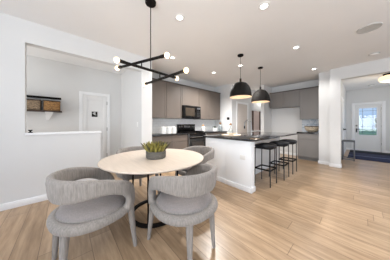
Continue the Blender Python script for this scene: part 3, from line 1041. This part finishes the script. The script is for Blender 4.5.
for k in range(11):
    a = k * 2.399; r = 0.022 + 0.09 * math.sqrt(k / 11)
    c = (pc.x + r * math.cos(a), pc.y + r * math.sin(a), pc.z + 0.082)
    rosette(b if k % 3 else b2, c, 14, 0.112, 0.62, 0.015)
for k in range(30):
    a = k * 2.399 + 1; r = 0.03 + 0.07 * random.random()
    c = Vector((pc.x + r * math.cos(a), pc.y + r * math.sin(a), pc.z + 0.08))
    dv = Vector((math.cos(a) * 0.95, math.sin(a) * 0.95, 1)).normalized()
    L_ = random.uniform(0.10, 0.17)
    (b2 if k % 2 else b).tube([c, c + dv * L_ * .5, c + dv * L_ + Vector((0, 0, .01))], [0.010, 0.015, 0.003], 6)
b.build('light_leaf', M_leaf, t, smooth=60)['kind'] = 'stuff'
b2.build('dark_leaf', M_leaf_dark, t, smooth=60)['kind'] = 'stuff'


# ------------------------------------------------------------------ dining chairs
def d_abs(d):
    return abs(d)


def chair_proto():
    """local: faces +y, seat centre over the origin"""
    t = thing('dining_chair', 'x', 'chair', (0, 0, 0), 0, 'gray curved dining chairs around the table')
    b = B()
    # seat ring
    secs = []
    n = 48
    for k in range(n):
        a = 2 * PI * k / n
        ca, sa = math.cos(a), math.sin(a)
        ex = 0.88; ca = math.copysign(abs(ca) ** ex, ca); sa = math.copysign(abs(sa) ** ex, sa); rx, ry = 0.285, 0.285
        sec = []
        for q in range(10):
            g = 2 * PI * q / 10
            dr, dz = 0.042 * math.cos(g), 0.042 * math.sin(g)
            sec.append(Vector(((rx + dr) * ca, (ry + dr) * sa, 0.393 + dz)))
        secs.append(sec)
    b.loft(secs, closed=True)
    # platform under the cushion
    b.lathe([(0, 0.37), (0.27, 0.37), (0.27, 0.42), (0, 0.42)], (0, 0, 0), 40)
    # wrap-around back that turns down into the ring at both front ends
    path = []
    # thd = angle from the back, z centre, height of band, radius
    side = [(0, .676, .198), (15, .676, .197), (30, .677, .192), (45, .680, .18), (60, .685, .160), (75, .682, .138), (88, .673, .126), (98, .660, .120), (107, .642, .120), (115, .622, .125), (121.5, .600, .13), (127, .568, .132), (130.5, .535, .134), (132, .50, .134), (131.5, .46, .13), (129, .43, .115), (126, .395, .08)]
    full = [(-d, z, h) for d, z, h in reversed(side[1:])] + side
    pts = []
    for d, z, h in full:
        a = math.radians(d - 90)
        R = 0.298 + 0.004 * math.cos(math.radians(d)) + (0.036 * max(0, (d_abs(d) - 90) / 40))
        pts.append((Vector((R * math.cos(a), R * math.sin(a) * 0.99, z)), Vector((math.cos(a), math.sin(a), 0)), h))
    secs = []
    for i, (p, nrm, h) in enumerate(pts):
        a = pts[max(0, i - 1)][0]; c = pts[min(len(pts) - 1, i + 1)][0]
        tg = (c - a).normalized()
        nn = (nrm - tg * nrm.dot(tg)).normalized()
        w = nn.cross(tg).normalized()
        th = 0.06
        lean = math.radians(6) * max(0.0, math.cos(math.radians(full[i][0])))
        nn, w = nn * math.cos(lean) - Vector((0, 0, 1)) * math.sin(lean), w * math.cos(lean) + nn * math.sin(lean) * (1 if w.z > 0 else -1)
        sec = []
        for q in range(16):
            g = 2 * PI * q / 16
            cg, sg = math.cos(g), math.sin(g)
            e = 0.55
            x = math.copysign(abs(cg) ** e, cg) * th / 2
            y = math.copysign(abs(sg) ** e, sg) * h / 2
            sec.append(p + nn * x + w * y)
        secs.append(sec)
    b.loft(secs)
    fr = b.build('upholstered_frame', M_fabric, t, local=True, remesh=0.009)
    # cushion
    prof = [(0, 0.415), (0.262, 0.415), (0.276, 0.428), (0.278, 0.446), (0.264, 0.466), (0.215, 0.486), (0.11, 0.497), (0, 0.5)]
    b = B(); b.lathe(prof, (0, 0.0, 0), 48)
    for v in b.bm.verts:
        v.co.y *= 0.97
    b.build('seat_cushion', M_fabric_seat, t, local=True, smooth=70)
    b = B()
    b.tube([(0.277 * math.cos(2 * PI * k / 48), 0.269 * math.sin(2 * PI * k / 48), 0.436) for k in range(48)], 0.006, 8, closed=True)
    b.build('piping', M_fabric, t, local=True)
    for sx, ang, rr0, rr1 in ((1, 134, .325, .372), (-1, 134, .325, .372), (1, 30, .275, .302), (-1, 30, .275, .302)):
        a = math.radians(sx * ang - 90)
        top = Vector((rr0 * math.cos(a), rr0 * math.sin(a), 0.40))
        bot = Vector((rr1 * math.cos(a), rr1 * math.sin(a), 0.0))
        secs = []
        for f in (0, .15, .5, .8, .985, 1):
            p = top.lerp(bot, f)
            r = 0.034 * (1 - f) + 0.018 * f
            if f == 1: r *= 0.85
            sec = []
            for q in range(14):
                g = 2 * PI * q / 14
                cg, sg = math.cos(g), math.sin(g)
                er = Vector((math.cos(a), math.sin(a), 0)); et = Vector((-math.sin(a), math.cos(a), 0))
                sec.append(p + er * (math.copysign(abs(cg) ** .7, cg) * r * 0.85) + et * (math.copysign(abs(sg) ** .7, sg) * r))
            secs.append(sec)
        B().loft(secs).build('leg', M_fabric, t, local=True, smooth=50)
    for ch in t.children:
        ch.data.transform(Matrix.Diagonal((1.01, 1.01, 1.0, 1.0)))
    return t
c0 = chair_proto()
chairs = [(-1.69, 0.21, math.radians(10), 'largest gray curved dining chair in the left foreground, seat seen from its side'),
          (-1.205, 0.922, math.radians(91), 'gray curved dining chair in the center foreground with its back toward the viewer'),
          (-2.55, 0.93, math.radians(-90), 'gray curved dining chair across the table, nearest the half wall'),
          (-1.93, 1.72, math.radians(180), 'gray curved dining chair behind the table, nearest the island')]
for i, (x, y, rz, lab) in enumerate(chairs):
    o = c0 if i == 0 else copy_tree(c0)
    o.location = (x, y, 0)
    o.rotation_euler = (0, 0, rz)
    o['label'] = lab

# ------------------------------------------------------------------ niche shelf and baskets
t = thing('hanging_shelf', 'two board dark wall shelf with white bracket in the niche', 'shelf', (XN, -0.6, 1.5))
B().box(XN, XN + 0.20, -1.2, -0.085, 1.795, 1.822, 0.003).build('upper_board', M_black, t)
B().box(XN, XN + 0.25, -1.2, -0.07, 1.482, 1.507, 0.003).build('lower_board', M_walnut, t)
b = B()
b.loft([[(XN + 0.002, -0.36, 1.482), (XN + 0.002, -0.22, 1.482), (XN + 0.12, -0.22, 1.482), (XN + 0.12, -0.36, 1.482)],
        [(XN + 0.002, -0.355, 1.44), (XN + 0.002, -0.235, 1.44), (XN + 0.09, -0.235, 1.44), (XN + 0.09, -0.355, 1.44)],
        [(XN + 0.002, -0.345, 1.30), (XN + 0.002, -0.30, 1.30), (XN + 0.03, -0.30, 1.30), (XN + 0.03, -0.345, 1.30)]])
b.build('bracket', M_trim, t, smooth=0)
def basket(label, y0, y1, m):
    t = thing('wicker_basket', label, 'basket', (XN + 0.14, (y0 + y1) / 2, 1.505), 0, 'wicker baskets on the niche shelf')
    b = B()
    x0, x1, z0, z1 = XN + 0.03, XN + 0.235, 1.5075, 1.725
    th = 0.014
    b.box(x0, x1, y0, y1, z0, z0 + th, 0.004)
    b.box(x0, x0 + th, y0, y1, z0, z1, 0.005)
    b.box(x1 - th, x1, y0, y1, z0, z1, 0.005)
    b.box(x0, x1, y0, y0 + th, z0, z1, 0.005)
    b.box(x0, x1, y1 - th, y1, z0, z1, 0.005)
    b.build('basket_body', m, t)
    b = B()
    b.tube([(x0, y0, z1), (x1, y0, z1), (x1, y1, z1), (x0, y1, z1)], 0.011, 8, closed=True)
    b.build('rim', M_walnut, t)
    return t
basket('brown wicker basket at the right end of the niche shelf', -0.375, -0.10, M_wicker)
basket('pale gray brown wicker basket on the niche shelf, beside the opening edge', -0.78, -0.42, M_wicker_light)

t = thing('tealight_holder', 'tiny black holder on the half wall cap at the left jamb', 'ornament', (XW - 0.05, -0.405, 1.066))
B().lathe([(0, 0), (0.026, 0), (0.026, 0.008), (0.01, 0.016), (0.01, 0.024), (0.022, 0.03), (0.024, 0.045), (0, 0.045)], t.location, 20).build('holder_body', M_black, t)
B().lathe([(0, 0.045), (0.017, 0.045), (0.017, 0.05), (0, 0.05)], t.location, 16).build('candle', M_ceramic, t)

# ------------------------------------------------------------------ foyer things
t = thing('entry_rug', 'navy blue rug with pale stripe on the foyer floor', 'rug', (0.5, 8.4, 0))
B().box(-0.30, 1.3, 7.42, 9.12, 0.001, 0.012, 0.003).build('pile', M_rug, t)
B().box(-0.30, 1.3, 8.18, 8.23, 0.012, 0.0145, 0.001).build('stripe', M_rugstripe, t)
tag(B().box(-0.30, 1.05, 9.15, 9.8, 0.001, 0.016, 0.004).build('doormat', M_mat), 'black doormat in front of the front door', 'doormat')
t = thing('console_table', 'open gray metal frame table against the left foyer wall', 'table', (-0.26, 7.15, 0))
for x in (-0.395, -0.125):
    for y in (6.93, 7.37):
        B().box(x - 0.013, x + 0.013, y - 0.013, y + 0.013, 0, 0.62, 0.002).build('leg', M_graymetal, t)
for z, nm in ((0.62, 'upper_rail'), (0.04, 'lower_rail')):
    b = B()
    b.box(-0.41, -0.11, 6.915, 6.94, z - 0.012, z + 0.013)
    b.box(-0.41, -0.11, 7.36, 7.385, z - 0.012, z + 0.013)
    b.box(-0.41, -0.385, 6.915, 7.385, z - 0.012, z + 0.013)
    b.box(-0.135, -0.11, 6.915, 7.385, z - 0.012, z + 0.013)
    b.build(nm, M_graymetal, t, smooth=0)
B().box(-0.405, -0.115, 6.92, 7.38, 0.633, 0.643, 0.002).build('top', M_darkmetal, t)

# ------------------------------------------------------------------ outside the front door
structure(B().box(-30, 30, 10.06, 60, -0.3, -0.15).build('ground', M_grass, smooth=0))
def tree(x, y, h, r, lab):
    t = thing('garden_tree', lab, 'tree', (x, y, -0.15))
    b = B(); b.tube([(x, y, -0.15), (x + .05, y, h * .4), (x, y, h * .7)], [r * .16, r * .12, r * .05]); b.build('trunk', M_bark, t)
    b = B()
    for k in range(26):
        a = random.uniform(0, 2 * PI); rr = r * math.sqrt(random.random()) * .8
        b.ball((x + rr * math.cos(a), y + rr * math.sin(a), h * .62 + random.uniform(-.32, .36) * h), r * random.uniform(.25, .42), 1.0, 8, 6)
    b.build('crown', M_tree, t)
tree(-1.2, 26, 1.9, 0.8, 'distant dark green tree seen at the left of the front door glass')
tree(1.75, 27, 1.9, 0.75, 'distant dark green tree seen at the right of the front door glass')
